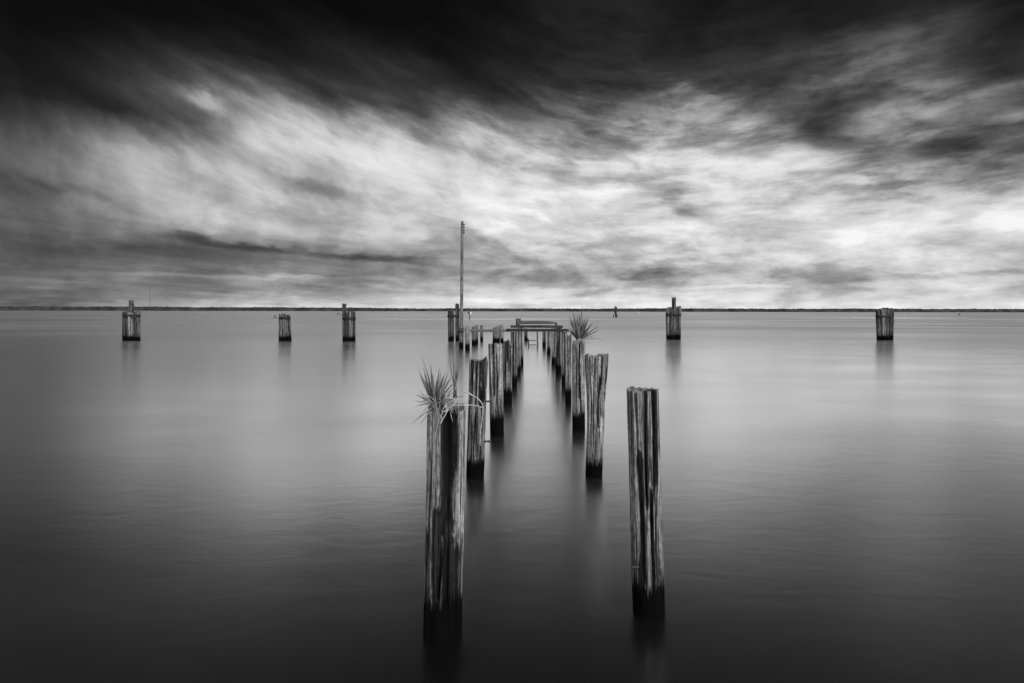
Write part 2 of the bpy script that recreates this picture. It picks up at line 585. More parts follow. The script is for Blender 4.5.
def bend(pts, n=6):
    """a smooth line through points"""
    P = [Vector(p) for p in pts]
    P = [P[0] * 2 - P[1]] + P + [P[-1] * 2 - P[-2]]
    out = []
    for i in range(1, len(P) - 2):
        for s in range(n):
            t = s / n
            a, b, c, d = P[i - 1], P[i], P[i + 1], P[i + 2]
            out.append(0.5 * ((2 * b) + (c - a) * t + (2 * a - 5 * b + 4 * c - d) * t * t + (3 * b - a - 3 * c + d) * t ** 3))
    out.append(P[-2])
    return out


def plank_shape(length, dep, hgt, seed=0, n=28, worn=0.12, sag=0.0, taper_right=0.0):
    """a timber lying along X from 0, section dep x hgt, worn edges; taper_right splits its last part thin"""
    rng = np.random.default_rng(seed)
    prof = []
    for a, b in ((-1, -1), (1, -1), (1, 1), (-1, 1)):
        # two points for each rounded corner
        if a * b > 0:
            prof += [(a, b * 0.72), (a * 0.8, b)]
        else:
            prof += [(a * 0.8, b), (a, b * 0.72)]
    q = len(prof)
    verts, faces = [], []
    for i in range(n + 1):
        t = i / n
        x = t * length
        if i in (0, n):
            pass
        s = 1.0 - taper_right * smoothstep(0.72, 1.0, np.array(t)).item()
        for j, (a, b) in enumerate(prof):
            w = 1 + worn * rng.normal() * 0.35
            ex = rng.normal() * 0.012 if i in (0, n) else 0
            verts.append((x + ex, a * dep / 2 * w, b * hgt / 2 * s * w + sag * math.sin(math.pi * t) - hgt * 0.25 * (1 - s)))
    for i in range(n):
        for j in range(q):
            j2 = (j + 1) % q
            faces.append((i * q + j, (i + 1) * q + j, (i + 1) * q + j2, i * q + j2))
    faces.append(tuple(range(q)))
    faces.append(tuple(n * q + j for j in range(q))[::-1])
    return verts, faces


# ----------------------------------------------------------------------------- water and shore
S = 30000
link('water', [(-S, -400, 0), (S, -400, 0), (S, S, 0), (-S, S, 0)], [(0, 1, 2, 3)], M_WATER, smooth=False)
tag(bpy.data.objects['water'], kind='structure')


def shore():
    rng = np.random.default_rng(4)
    # low ground the far wood stands on
    n = 240
    azs = np.linspace(-62, 62, n)
    verts, faces = [], []
    for i, a in enumerate(azs):
        d0 = 1500 + 14 * math.sin(i * 0.31) + 9 * math.sin(i * 0.83)
        s, c = math.sin(D2R(a)), math.cos(D2R(a))
        base = 1500 / max(c, 0.3) if abs(a) < 50 else 1500 / math.cos(D2R(50))
        for q, z in ((0, -0.4), (5, 0.5), (60, 1.2), (900, 1.5), (905, -0.5)):
            r = base + (d0 - 1500) + q
            verts.append((r * s, r * c, z))
    for i in range(n - 1):
        for j in range(4):
            a = i * 5 + j
            faces.append((a, a + 5, a + 6, a + 1))
    tag(link('far_shore_land', verts, faces, M_SHORE), kind='structure')
    # the wood: a canopy of many crowns, ragged on top, seen as one dark line
    verts, faces = [], []
    m = 2600
    rows = (6, 8, 14, 24, 40, 46)
    a = np.linspace(-60, 60, m)
    prof = np.zeros(m)
    for kk, am in ((3, .8), (7, .7), (13, .6), (29, .5), (61, .5), (140, .5), (310, .45)):
        prof += am * np.cos(kk * np.linspace(0, 2 * math.pi, m) + rng.uniform(0, 7))
    for i in range(m):
        s, c = math.sin(D2R(a[i])), math.cos(D2R(a[i]))
        base = 1500 / max(c, math.cos(D2R(50)))
        dd = base + 14 * math.sin(i * 0.029) + 9 * math.sin(i * 0.077)
        lift = 8.2 + 1.7 * smoothstep(np.array(-4.0), np.array(-40.0), np.array(a[i])).item()
        sc_ = base / 1500
        for j, q in enumerate(rows):
            hh = (lift + 0.45 * prof[i] + rng.normal() * 0.35) * sc_ ** 0.6
            z = (0.2, 0.62 * hh, 0.92 * hh, hh, 0.9 * hh, 0.2)[j]
            r = dd + q
            verts.append((r * s, r * c, z))
    R_ = len(rows)
    for i in range(m - 1):
        for j in range(R_ - 1):
            b = i * R_ + j
            faces.append((b, b + R_, b + R_ + 1, b + 1))
    tag(link('far_wood', verts, faces, M_WOODS, smooth=False),
        'thin dark line of far woods along the whole horizon', 'woods', kind='stuff')


shore()


def mast():
    p = at_depth(145.3, 309, 1496)
    t = empty('radio_mast', (p.x, 1515, 0.9))
    top = height_at(145.3, 288, 1515)
    legs, br = [], []
    w0, w1 = 0.9, 0.35
    cs = [(math.sin(q), math.cos(q)) for q in (0, 2.094, 4.189)]
    for c in cs:
        legs.append(tube_shape([(c[0] * w0, c[1] * w0, 0), (c[0] * w1, c[1] * w1, top)], [0.12, 0.10], 5))
    for i in range(14):
        z0, z1 = top * i / 14, top * (i + 1) / 14
        f0, f1 = w0 + (w1 - w0) * i / 14, w0 + (w1 - w0) * (i + 1) / 14
        for q in range(3):
            a, b = cs[q], cs[(q + 1) % 3]
            br.append(tube_shape([(a[0] * f0, a[1] * f0, z0), (b[0] * f1, b[1] * f1, z1)], [0.05, 0.05], 4))
    for l in legs:
        link('leg', *l, M_DARKP, t)
    link('lattice', *merge(br), M_DARKP, t)
    tag(t, 'hair-thin radio mast rising above the far woods', 'mast')


mast()

# ----------------------------------------------------------------------------- pier piles
ROWS = 'old pier piles in two rows'


def pile(px, py, tx, ty, w, label, tone=1.0, stain=0.3, tide=0.34, **kw):
    x, d = on_water(px, py)
    r = w / 2 * d / F
    d += 0.75 * r
    x = (px - 512.0) * d / F
    top = height_at(tx, ty, d)
    lean = ((tx - px) * d / F, kw.pop('lean_y', 0.0))
    o = link('pier_pile', *pile_shape(r, top, lean=lean, **kw), M_WOOD, loc=(x, d, 0))
    o.color = (tone, stain, tide, 1)
    tag(o, label, 'pile', ROWS)
    return o, d, r, top


def bolt(parent, px, py, d, r, length, name='bolt', mat=None, side=1):
    """a short rod sticking out of a pile, towards +X or -X"""
    p = at_depth(px, py, d) - parent.location
    a = p - Vector((side * length * 0.6, 0, 0))
    b = p + Vector((side * length * 0.4, -0.01, 0.004))
    n = tube_shape([a, b], [r, r], 8)
    h = tube_shape([b, b + Vector((side * r * 1.3, 0, 0))], [r * 1.7, r * 1.6], 6)
    link(name, *merge([n, h]), mat or M_IRON, parent)


left_near, dL1, rL1, topL1 = pile(
    443, 644, 447, 405, 38, 'nearest pile of the left row, black hollow down its front, spiky plant on top',
    tone=0.98, stain=0.8, tide=0.36, seed=11, nseg=300, nrow=180, rag=0.035, lobes=0.022, grain=0.009,
    tar=[(11, 27, 0.90, 2.4, 1.6), (-16, 17, 0.3, 1.15, 1.3), (18, 18, 0.3, 0.95, 1.1), (48, 30, .3, .84, .85), (-60, 16, .3, .95, .7)],  # rot, with the dark of the hollow painted in
    grooves=[(11, 22, 0.66, 0.86, 3, 5), (-14, 9, 0.40, 0.30, 1.25, 7), (22, 3.5, 0.3, 0.3, 1.1, 4), (-50, 4, 0.25, 0.2, 3, 5),
             (-66, 3, 0.2, 0.2, 1.7, 5), (52, 3, 0.22, 0.2, 3, 5), (70, 3, 0.2, 0.5, 1.4, 4), (110, 6, 0.3, 0.1, 3, 5),
             (170, 8, 0.3, 0.1, 3, 5), (-120, 5, 0.3, 0.1, 3, 5)])
right_near, dR1, rR1, topR1 = pile(
    649.5, 618, 642.5, 388, 31, 'nearest pile of the right row, split from top to bottom into pale wavy staves',
    tone=0.98, stain=0.35, tide=0.30, seed=23, nseg=300, nrow=180, rag=0.02, lobes=0.022, grain=0.009,
    tar=[(-36, 12, 0.2, 1.5, 1.3), (-62, 20, 0.2, 2.4, .36), (-4, 6, 1.0, 2.4, 1.3), (33, 10, 0.2, 2.4, 1.5), (12, 7, .2, 1.15, 1.2), (68, 24, .2, 2.4, .36)],  # black of the split gaps painted along the grooves
    grooves=[(-33, 12, 0.42, 0.2, 1.55, 5), (-42, 4, 0.35, 1.3, 3, 4), (-4, 4.5, 0.50, 0.95, 3, 5), (14, 4, 0.35, 0.3, 1.3, 6),
             (33, 9, 0.60, 0.15, 3, 4), (-62, 3, 0.2, 0.2, 3, 5), (60, 3, 0.24, 0.2, 3, 4), (100, 6, 0.3, 0.1, 3, 5),
             (165, 8, 0.4, 0.1, 3, 5), (-110, 6, 0.3, 0.1, 3, 5)])
bolt(right_near, 634.5, 567, dR1 - rR1 * 0.85, 0.006, 0.08, 'peg', M_IRON, -1)
bolt(right_near, 656, 568, dR1 - rR1 * 0.80, 0.006, 0.07, 'peg', M_IRON, 1)

L2, dL2, rL2, topL2 = pile(
    475.5, 479, 479, 358, 17.5, 'splintered second pile of the left row, cracked into many dark slivers, with rusty bolts',
    tone=0.95, stain=0.75, tide=0.30, seed=31, nseg=200, nrow=110, rag=0.055, lobes=0.03, grain=0.02,
    tar=[(20, 14, 1.2, 2.6, 1.0), (45, 10, 1.3, 2.6, 1.0), (-10, 5, .3, 2.4, .9), (-34, 6, .3, 2.4, .8), (34, 6, .3, 1.5, .9), (8, 5, .3, 1.2, .9), (-60, 9, .3, 2.4, .6)],
    grooves=[(20, 10, 0.55, 1.1, 3, 6), (45, 5, 0.5, 1.4, 3, 4), (-10, 4, 0.45, 0.3, 3, 8), (-32, 4, 0.4, 0.3, 3, 8), (-55, 4, 0.35, 0.3, 3, 8),
             (8, 4, 0.4, 0.3, 1.4, 8), (33, 4, 0.45, 0.3, 1.6, 8), (62, 4, 0.4, 0.3, 3, 8), (100, 6, 0.4, 0.2, 3, 6), (160, 7, 0.4, 0.2, 3, 6), (-110, 7, 0.4, 0.2, 3, 6)])
bolt(L2, 487, 401.5, dL2 - 0.03, 0.016, 0.14)
bolt(L2, 485.5, 441.5, dL2 - 0.03, 0.016, 0.14)
R2, dR2, rR2, topR2 = pile(
    594.2, 478, 598, 353, 16.5, 'second pile of the right row, flaring wider at the top over a dark slot',
    tone=1.1, stain=0.3, tide=0.26, seed=41, nseg=200, nrow=110, rag=0.03, lobes=0.018, grain=0.014,
    tar=[(17, 14, 0.85, 1.70, 1.0), (20, 9, 1.5, 2.4, .6), (-20, 5, .3, 2.4, .45), (60, 24, 1.0, 2.4, .42), (0, 14, .2, .8, .45)],
    profile=[(0, 0.98, 0), (0.9, 0.98, 0), (1.3, 1.05, -0.01), (1.7, 1.28, -0.015), (2.1, 1.42, -0.02)],
    grooves=[(17, 12, 0.55, 0.85, 1.62, 4), (22, 5, 0.40, 1.4, 3, 3), (-20, 3, 0.28, 0.3, 3, 6), (12, 3, 0.25, 0.2, 1.0, 4), (-48, 4, 0.25, 0.3, 3, 5),
             (52, 4, 0.3, 0.3, 3, 5), (120, 6, 0.3, 0.2, 3, 5), (-130, 6, 0.3, 0.2, 3, 5)])
L3, dL3, rL3, topL3 = pile(
    497.3, 436, 495.3, 343, 14, 'third pile of the left row, tall and straight with a smooth pale right side',
    tone=1.05, stain=0.35, tide=0.44, seed=52, nseg=130, nrow=70, rag=0.03, lobes=0.02, grain=0.014,
    tar=[(-18, 12, 0.9, 2.4, .95), (10, 7, .5, 1.9, .8), (-60, 10, .3, 2.4, .5)],
    grooves=[(-18, 8, 0.35, 0.9, 3, 6), (8, 6, 0.30, 0.5, 2.0, 6), (-52, 5, 0.25, 0.3, 3, 5), (40, 4, 0.2, 0.3, 3, 5), (150, 8, 0.3, 0.2, 3, 5)])
R3, dR3, rR3, topR3 = pile(
    578.8, 431.5, 578.6, 340.5, 12.8, 'third pile of the right row, carrying the large spiky yucca tuft',
    tone=1.15, stain=0.4, tide=0.40, seed=63, nseg=130, nrow=70, rag=0.03, lobes=0.02, grain=0.014,
    tar=[(3, 8, 0.8, 2.4, 1.0), (16, 7, .3, 1.3, .8), (-32, 5, .3, 2.4, .6)],
    grooves=[(3, 5, 0.45, 0.8, 3, 6), (-30, 4, 0.25, 0.3, 3, 5), (38, 4, 0.25, 0.3, 3, 5), (14, 5, 0.3, 0.3, 1.2, 5), (160, 8, 0.3, 0.2, 3, 5)])

small = [
    # base x, base y, top x, top y, width, label
    (507.6, 404.5, 507.2, 339.5, 9.2, 'fourth pile of the left row, dark at its broken head', 0.95, 0.7, 0.42,
     [(8, 12, 0.55, 1.25, 3, 4), (-25, 6, 0.3, 0.4, 3, 5), (40, 6, 0.3, 0.3, 1.5, 5)], 0.14),
    (514.2, 387.5, 514.0, 331.4, 6.4, 'fifth pile of the left row, under the left end of the front cross beam', 0.85, 0.7, 0.40,
     [(-15, 10, 0.4, 0.4, 3, 5), (30, 6, 0.3, 0.3, 3, 5)], 0.03),
    (518.6, 375.6, 518.4, 327.7, 4.6, 'sixth pile of the left row, under the middle cross beam', 1.05, 0.4, 0.40, [(10, 10, 0.4, 0.3, 3, 5)], 0.03),
    (521.8, 366, 521.5, 324.0, 3.6, 'seventh pile of the left row, under the knobbed end of the rear cross beam', 1.0, 0.5, 0.40, [(-10, 10, 0.4, 0.3, 3, 5)], 0.03),
    (526.0, 341.4, 525.8, 327.5, 3.4, 'last lone pile of the left row, dark and short at the far end', 0.6, 0.8, 0.40, [(0, 10, 0.4, 0.3, 3, 5)], 0.05),
    (568.6, 405, 568.6, 333.5, 6.2, 'fourth pile of the right row, slim and half hidden behind the yucca pile', 1.05, 0.5, 0.44,
     [(-20, 8, 0.4, 0.3, 3, 5), (22, 6, 0.3, 0.3, 3, 5)], 0.06),
    (564.2, 387, 564.4, 331.4, 5.0, 'fifth pile of the right row, under the right end of the front cross beam', 0.9, 0.6, 0.40, [(0, 10, 0.45, 0.3, 3, 5)], 0.03),
    (558.6, 374, 558.8, 327.7, 6.0, 'sixth pile of the right row, thick and dark under the middle cross beam', 0.75, 0.9, 0.40,
     [(8, 14, 0.5, 0.4, 1.7, 4), (-35, 6, 0.3, 0.3, 3, 5)], 0.03),
    (553.6, 365, 553.7, 326.0, 4.4, 'seventh pile of the right row, under the thin split end of the rear cross beam', 1.1, 0.4, 0.40, [(15, 9, 0.4, 0.3, 3, 5)], 0.03),
    (548.8, 354.6, 549.2, 329.5, 4.0, 'eighth pile of the right row, next to last', 0.95, 0.5, 0.40, [(-12, 10, 0.4, 0.3, 3, 5)], 0.06),
    (544.2, 347.6, 544.4, 329.0, 3.6, 'ninth and last pile of the right row', 0.7, 0.8, 0.40, [(10, 10, 0.4, 0.3, 3, 5)], 0.06),
]
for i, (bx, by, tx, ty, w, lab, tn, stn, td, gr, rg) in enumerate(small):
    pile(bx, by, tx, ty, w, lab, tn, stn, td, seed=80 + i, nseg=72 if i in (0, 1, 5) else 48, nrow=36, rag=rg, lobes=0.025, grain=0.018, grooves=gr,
         tar=[(g[0], g[1] * 1.5, g[3], 2.6, 0.95) for g in gr])  # shade painted over every groove


# ----------------------------------------------------------------------------- cross beams on the rows
def beam(name, x0, x1, y0, y1, dist, dep, label, cat='beam', group=None, tone=0.5, stain=0.5, seed=1, **kw):
    a, b = at_depth(x0, y1, dist), at_depth(x1, y1, dist)
    hgt = (y1 - y0) * dist / F
    v, f = plank_shape(b.x - a.x, dep, hgt, seed, **kw)
    o = link(name, v, f, M_BEAM, loc=(a.x, dist + dep / 2, a.z + hgt / 2))
    o.color = (tone, stain, 0, 1)
    tag(o, label, cat, group)
    return o, hgt


GB = 'cross beams lying over the pier piles'
d5 = on_water(564.2, 387)[1]
d6 = on_water(558.6, 374)[1]
d7 = on_water(553.6, 365)[1]
front_beam, hb = beam('cross_beam', 506.6, 568.8, 328.8, 331.5, d5 - 0.10, 0.22, 'front cross beam, lowest and longest of three, dark and level', 'beam', GB, 0.13, 0.8, 3, sag=-0.004)
beam('cross_beam', 511.0, 563.0, 325.4, 327.8, d6 - 0.10, 0.22, 'middle cross beam between the lowest and the topmost', 'beam', GB, 0.17, 0.8, 5, sag=0.004)
rear_beam, hr = beam('cross_beam', 517.6, 557.2, 320.9, 324.0, d7 - 0.1, 0.24, 'rear topmost cross beam with a round knob at its left end and a thinned right end', 'beam', GB, 0.36, 0.5, 7, taper_right=0.55)
kv, kf = pile_shape(0.13, 0.36, (), 5, 24, 8, 0.02, 0.05, 0.03, bottom=0.0)
kn = link('knob', kv, kf, M_WOOD, rear_beam, loc=(0.04, 0, -0.15))
kn.color = (0.7, 0.4, -1, 1)
kn2 = link('stub', *plank_shape(0.10, 0.14, 0.16, 9, 4), M_BEAM, rear_beam, loc=(1.93, 0, -0.08))
kn2.color = (0.6, 0.4, 0, 1)

# ----------------------------------------------------------------------------- the side landing: pole, stubs and rail
px_, pd = on_water(461.3, 348.5)
ptop = height_at(462.3, 221, pd)
pole = empty('wooden_pole', (px_, pd, 0))
sh = link('shaft', *pile_shape(0.115, ptop, [(10, 12, 0.25, 0.5, 6, 3)], 91, 32, 40, 0.03, 0.02, 0.015,
                               profile=[(0, 1.5, 0), (1.5, 1.35, 0), (2.0, 1.05, 0), (ptop, 0.86, 0)], lean=(0.06, 0)), M_POLE, pole)
sh.color = (0.62, 0.45, 0.42, 1)
for q, yy in enumerate((224.5, 227.5, 230.5, 232.8)):
    p = at_depth(463.2, yy, pd - 0.05)
    pg = link('step_peg', *tube_shape([p - pole.location - Vector((0.1, 0, 0)), p - pole.location + Vector((0.10, 0, 0.0))], [0.05, 0.06], 6), M_IRON, pole)
cl = at_depth(461.6, 329.5, pd)
link('iron_collar', *tube_shape([(0, 0, cl.z - 0.24), (0.01, 0, cl.z + 0.12)], [0.185, 0.18], 20), M_IRON, pole)
tag(pole, 'tall thin wooden pole standing highest of all beside the pier', 'pole')

GS = 'short stub piles of the side landing'


def stub(bx, by, tx, ty, w, label, slope=0.0, tone=0.8, stain=0.6, seed=0):
    x, d = on_water(bx, by)
    r = w / 2 * d / F
    top = height_at(tx, ty, d)
    v, f = pile_shape(r, top, [(8, 10, 0.4, 0.4, 5, 5), (-35, 7, 0.3, 0.3, 5, 5)], seed, 40, 26, 0.03, 0.05, 0.03, lean=((tx - bx) * d / F, 0))
    if slope:                                  # sawn or broken off at a slant
        vv = []
        for (a, b, c) in v:
            k = max(0.0, (c - 0.5) / max(top - 0.5, 0.1))
            vv.append((a, b, c - slope * (r - a) * k))
        v = vv
    o = link('stub_pile', v, f, M_WOOD, loc=(x, d, 0))
    o.color = (tone, stain, 0.42, 1)
    tag(o, label, 'pile', GS)
    return o


stub(467.6, 350.2, 467.2, 326.0, 4.8, 'pale stub pile next to the foot of the tall thin pole', 0.0, 1.0, 0.35, 101)
stub(473.9, 345.5, 473.6, 325.2, 4.0, 'dark stub pile with a slanted head, second after the tall thin pole', 0.35, 0.7, 0.7, 102)
stub(476.9, 344.4, 476.8, 324.6, 2.8, 'narrow stub pile touching the slant-headed stub on the landing', 0.0, 0.7, 0.7, 105)
stub(481.7, 341.8, 481.6, 324.8, 3.0, 'slim lone stub pile standing farther off behind the landing rail', 0.0, 0.7, 0.6, 103)
stub(496.2, 343.2, 496.6, 325.0, 7.2, 'broad stub pile with a sloping wedge head by the left pier row', 0.42, 0.85, 0.6, 104)
stub(502.0, 343.4, 502.0, 324.2, 3.2, 'thin pale stub pile against the broad wedge-headed stub', 0.0, 1.1, 0.3, 106)

rd = pd - 0.55
rail, _ = beam('landing_rail', 464.5, 515.5, 329.2, 331.6, rd, 0.12, 'grey level rail running from the tall thin pole to the pier', 'rail', None, 0.5, 0.4, 11, sag=-0.02)

# low frame standing between the rows at the far end
fx, fd = on_water(537.8, 346.2)
frame = empty('low_frame', (fx, fd, 0))
for (bx, ty, rr) in ((528.9, 338.5, 0.05), (537.8, 330.5, 0.06)):
    a, b = at_depth(bx, 346.2, fd), at_depth(bx - 0.6, ty, fd)
    o = link('post', *pile_shape(rr, b.z, (), 7, 16, 8, 0.02, 0.05, 0.02, lean=(b.x - a.x, 0)), M_WOOD, frame, loc=(a.x - fx, 0, 0))
    o.color = (0.5, 0.4, 0.2, 1)
for (y0, y1) in ((339.8, 341.0), (344.2, 345.4)):
    a, b = at_depth(528.6, y1, fd), at_depth(538.0, y1, fd)
    hh = (y1 - y0) * fd / F
    o = link('crosspiece', *plank_shape(b.x - a.x, 0.06, hh, 4, 8), M_BEAM, frame, loc=(a.x - fx, -0.1, a.z + hh / 2))
    o.color = (0.8, 0.2, 0, 1)
tag(frame, 'low light wooden frame standing in the water channel between the far piles', 'frame')

# ----------------------------------------------------------------------------- pile clusters out in the water
GC = 'lashed pile clusters standing out in the water'


def cluster(cx, by, piles, label, band=None, seed=0, fat=1.28, wire=False):
    """piles: (x px, width px, top row px, metres behind the front, tone, head x shift px)"""
    x, d = on_water(cx, by)
    t = empty('pile_cluster', (x, d, 0))
    xs, ds = [], []
    for i, (qx, w, ty, back, tone, sh_) in enumerate(piles):
        r = w / 2 * d / F
        w *= fat
        lx = (qx - 512.0) * (d + back + r) / F - x
        top = height_at(qx, ty, d + back)
        gr = [(random.uniform(-30, 30), 9, 0.35, 0.4, 6, 5), (random.uniform(30, 60), 6, 0.3, 0.4, 6, 5)]
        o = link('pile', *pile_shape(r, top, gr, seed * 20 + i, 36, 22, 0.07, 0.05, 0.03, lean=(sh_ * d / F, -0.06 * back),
                                          tar=[(g[0], g[1] * 1.6, 0.3, 9, 0.8) for g in gr]), M_WOOD, t, loc=(lx, back + r, 0))  # each groove gets its shade painted into the colour
        o.color = (min(1.25, tone * (0.74 if tone < 1 else 1.0)), 0.65, 0.42 + random.uniform(-0.05, 0.05), 1)
        fx = lx - (back + r) * x / d + sh_ * d / F * 0.85
        xs += [fx - r, fx + r]
        ds += [back, back + 2 * r]
    if band:
        z = height_at(cx, band, d)
        ex, ey = (max(xs) - min(xs)) / 2 + 0.01, (max(ds) - min(ds)) / 2 + 0.03
        mx, my = (max(xs) + min(xs)) / 2, (max(ds) + min(ds)) / 2
        sq = []
        for j in range(3):
            pts = []
            for s in range(37):
                q = 2 * math.pi * s / 36
                cq, sn = math.cos(q), math.sin(q)
                yy = my + ey * math.copysign(abs(sn) ** 0.55, sn)
                pts.append((mx + ex * math.copysign(abs(cq) ** 0.55, cq) + yy * x / d, my + ey * math.copysign(abs(sn) ** 0.55, sn), z + 0.06 * (j - 1) + 0.02 * math.sin(3 * q + j)))
            sq.append(tube_shape(pts, [0.034] * len(pts), 6))
        link('cable_wrap', *merge(sq), M_CABLE, t)
    if wire:
        a = Vector((min(xs) - 0.02, 0.0, height_at(cx, wire, d)))
        pts = bend([a + Vector((0.25, -0.06, 0.10)), a, a + Vector((-0.26, -0.05, 0.03)), a + Vector((-0.30, 0, 0.20)), a + Vector((-0.42, 0, 0.10)), a + Vector((-0.45, 0, -0.06))], 4)
        link('loose_cable', *tube_shape(pts, [0.025] * len(pts), 5), M_CABLE, t)
    tag(t, label, 'pile cluster', GC)
    return t


cluster(131.4, 341.0, [(125.4, 5.2, 311.4, 0.15, 0.45, 0), (130.2, 4.6, 312.0, 0.0, 1.1, 0), (134.4, 4.0, 311.5, 0.25, 0.5, 0), (138.2, 4.0, 311.0, 0.1, 0.9, 0),
                       (131.6, 4.6, 299.6, 0.55, 0.75, 0), (127.5, 4.4, 311.0, 0.85, 0.7, 0), (136.0, 4.4, 311.6, 0.85, 0.7, 0)],
        'tied pile cluster beyond the others to the side, one pile tall, below the radio mast', 315.6, 1)
cluster(285.4, 341.2, [(281.2, 4.6, 314.0, 0.05, 0.9, 0.2), (284.8, 4.2, 316.0, 0.0, 0.9, -0.6), (289.4, 4.6, 314.6, 0.1, 0.75, -1.6), (283.0, 4.2, 313.4, 0.5, 0.6, 0.6), (287.2, 4.2, 314.6, 0.55, 0.6, -1.0)],
        'smallest pile cluster, leaning and ragged, with a loose cable end', 318.0, 2, wire=318.0)
cluster(348.6, 341.4, [(344.6, 4.0, 303.2, 0.1, 0.6, -0.3), (347.8, 3.4, 312.5, 0.0, 0.45, 0), (351.0, 3.4, 311.4, 0.1, 1.2, 0), (354.0, 3.0, 311.0, 0.2, 0.6, 0), (349.0, 4.0, 311.0, 0.55, 0.6, 0), (352.5, 4.0, 310.6, 0.6, 0.6, 0)],
        'narrow pile cluster with one taller pile on its edge and cable at its neck', 318.2, 3, wire=315.0)
cluster(453.6, 341.2, [(449.8, 3.4, 310.4, 0.1, 0.5, -0.4), (452.6, 3.2, 309.8, 0.0, 0.6, -0.3), (457.4, 4.0, 303.0, 0.1, 0.5, -0.3), (451.2, 3.2, 310.0, 0.5, 0.5, -0.3)],
        'gapped pile cluster right behind the tall thin pole', 316.0, 4, 1.05)
cluster(673.4, 339.6, [(668.6, 4.6, 307.4, 0.12, 0.9, -0.6), (672.2, 3.6, 308.2, 0.0, 0.6, 0), (675.0, 3.0, 308.0, 0.1, 0.9, 0), (678.6, 4.8, 305.8, 0.1, 0.95, 0.2),
                       (673.8, 4.0, 297.0, 0.6, 0.6, 0), (670.4, 4.2, 307.0, 0.8, 0.7, 0), (677.0, 4.2, 307.4, 0.8, 0.7, 0)],
        'pile cluster with a tall middle post and dark cable belt, right of the yucca', 314.6, 5)
cluster(884.6, 340.4, [(879.2, 4.6, 309.6, 0.15, 0.6, -1.2), (883.4, 3.8, 309.0, 0.0, 1.15, -0.4), (887.0, 4.2, 308.6, 0.05, 0.6, 0.3), (890.6, 4.6, 309.6, 0.15, 0.6, 1.0),
                       (885.0, 5.0, 307.4, 0.7, 0.5, 0), (881.4, 4.4, 308.8, 0.8, 0.6, -0.8), (889.0, 4.4, 308.0, 0.85, 0.6, 0.8)],
        'widest pile cluster with an even head and no tall post, belted by dark cable', 316.6, 6)


# ----------------------------------------------------------------------------- far markers on the water
def far_marker():
    x, d = on_water(615.6, 317.2)
    t = empty('channel_marker', (x, d, 0))
    topz = height_at(615.6, 306.0, d)
    for q in range(3):
        a = q * 2.094 + 0.5
        link('leg', *tube_shape([(1.25 * math.sin(a), 1.25 * math.cos(a), -0.8), (0.16 * math.sin(a), 0.16 * math.cos(a), topz * 0.62)], [0.20, 0.15], 8), M_DARKP, t)
    link('post', *tube_shape([(0, 0, -0.8), (0, 0, topz)], [0.24, 0.18], 10), M_DARKP, t)
    zc = topz - 0.75
    v = [(s * 0.62 * a, yy, zc + 0.62 * b) for yy in (-0.30, -0.22) for (a, b, s) in ((-1, -1, 1), (1, -1, 1), (1, 0.4, 1), (0, 1.05, 1), (-1, 0.4, 1))]
    link('board', v, [(0, 1, 2, 3, 4), (9, 8, 7, 6, 5)] + [(i, 5 + i, 5 + (i + 1) % 5, (i + 1) % 5) for i in range(5)], M_DARKP, t, smooth=False)
    link('platform', *plank_shape(1.5, 1.3, 0.12, 2, 3), M_DARKP, t, loc=(-0.75, 0, topz * 0.60))
    tag(t, 'small dark three-legged channel marker on the horizon beside the yucca', 'marker')


far_marker()


def far_post():
    x, d = on_water(469.5, 319.6)
    t = empty('marker_post', (x, d, 0))
    topz = height_at(469.5, 311.6, d)
    link('post', *tube_shape([(0, 0, -0.8), (0.03, 0, topz)], [0.15, 0.12], 8), M_DARKP, t)
    link('board', *plank_shape(0.62, 0.05, 0.75, 3, 3), M_WHITE, t, loc=(0.06, -0.20, topz - 0.5))
    link('dark_board', *plank_shape(0.40, 0.05, 0.55, 3, 3), M_DARKP, t, loc=(-0.48, -0.22, topz - 0.4))
    tag(t, 'thin far marker post with a small white board, seen past the tall pole', 'marker')


far_post()


def buoy(px, py, hpx, wpx, label, mat):
    x, d = on_water(px, py)
    t = empty('mooring_buoy', (x, d, 0))
    hh, r = hpx * d / F, wpx / 2 * d / F
    link('float', *tube_shape([(0, 0, -0.2), (0, 0, 0.05), (0, 0, hh * 0.35), (0, 0, hh * 0.45)], [r * 0.7, r, r, r * 0.5], 12), mat, t)
    link('spar', *tube_shape([(0, 0, hh * 0.4), (0, 0, hh)], [r * 0.3, r * 0.25], 6), mat, t)
    tag(t, label, 'buoy')


buoy(639.6, 313.6, 1.6, 1.6, 'tiny pale buoy on the horizon between the channel marker and a belted cluster', M_WHITE)
buoy(959.4, 315.2, 2.2, 1.4, 'tiny grey buoy near the horizon beyond the widest cluster', M_IRON)


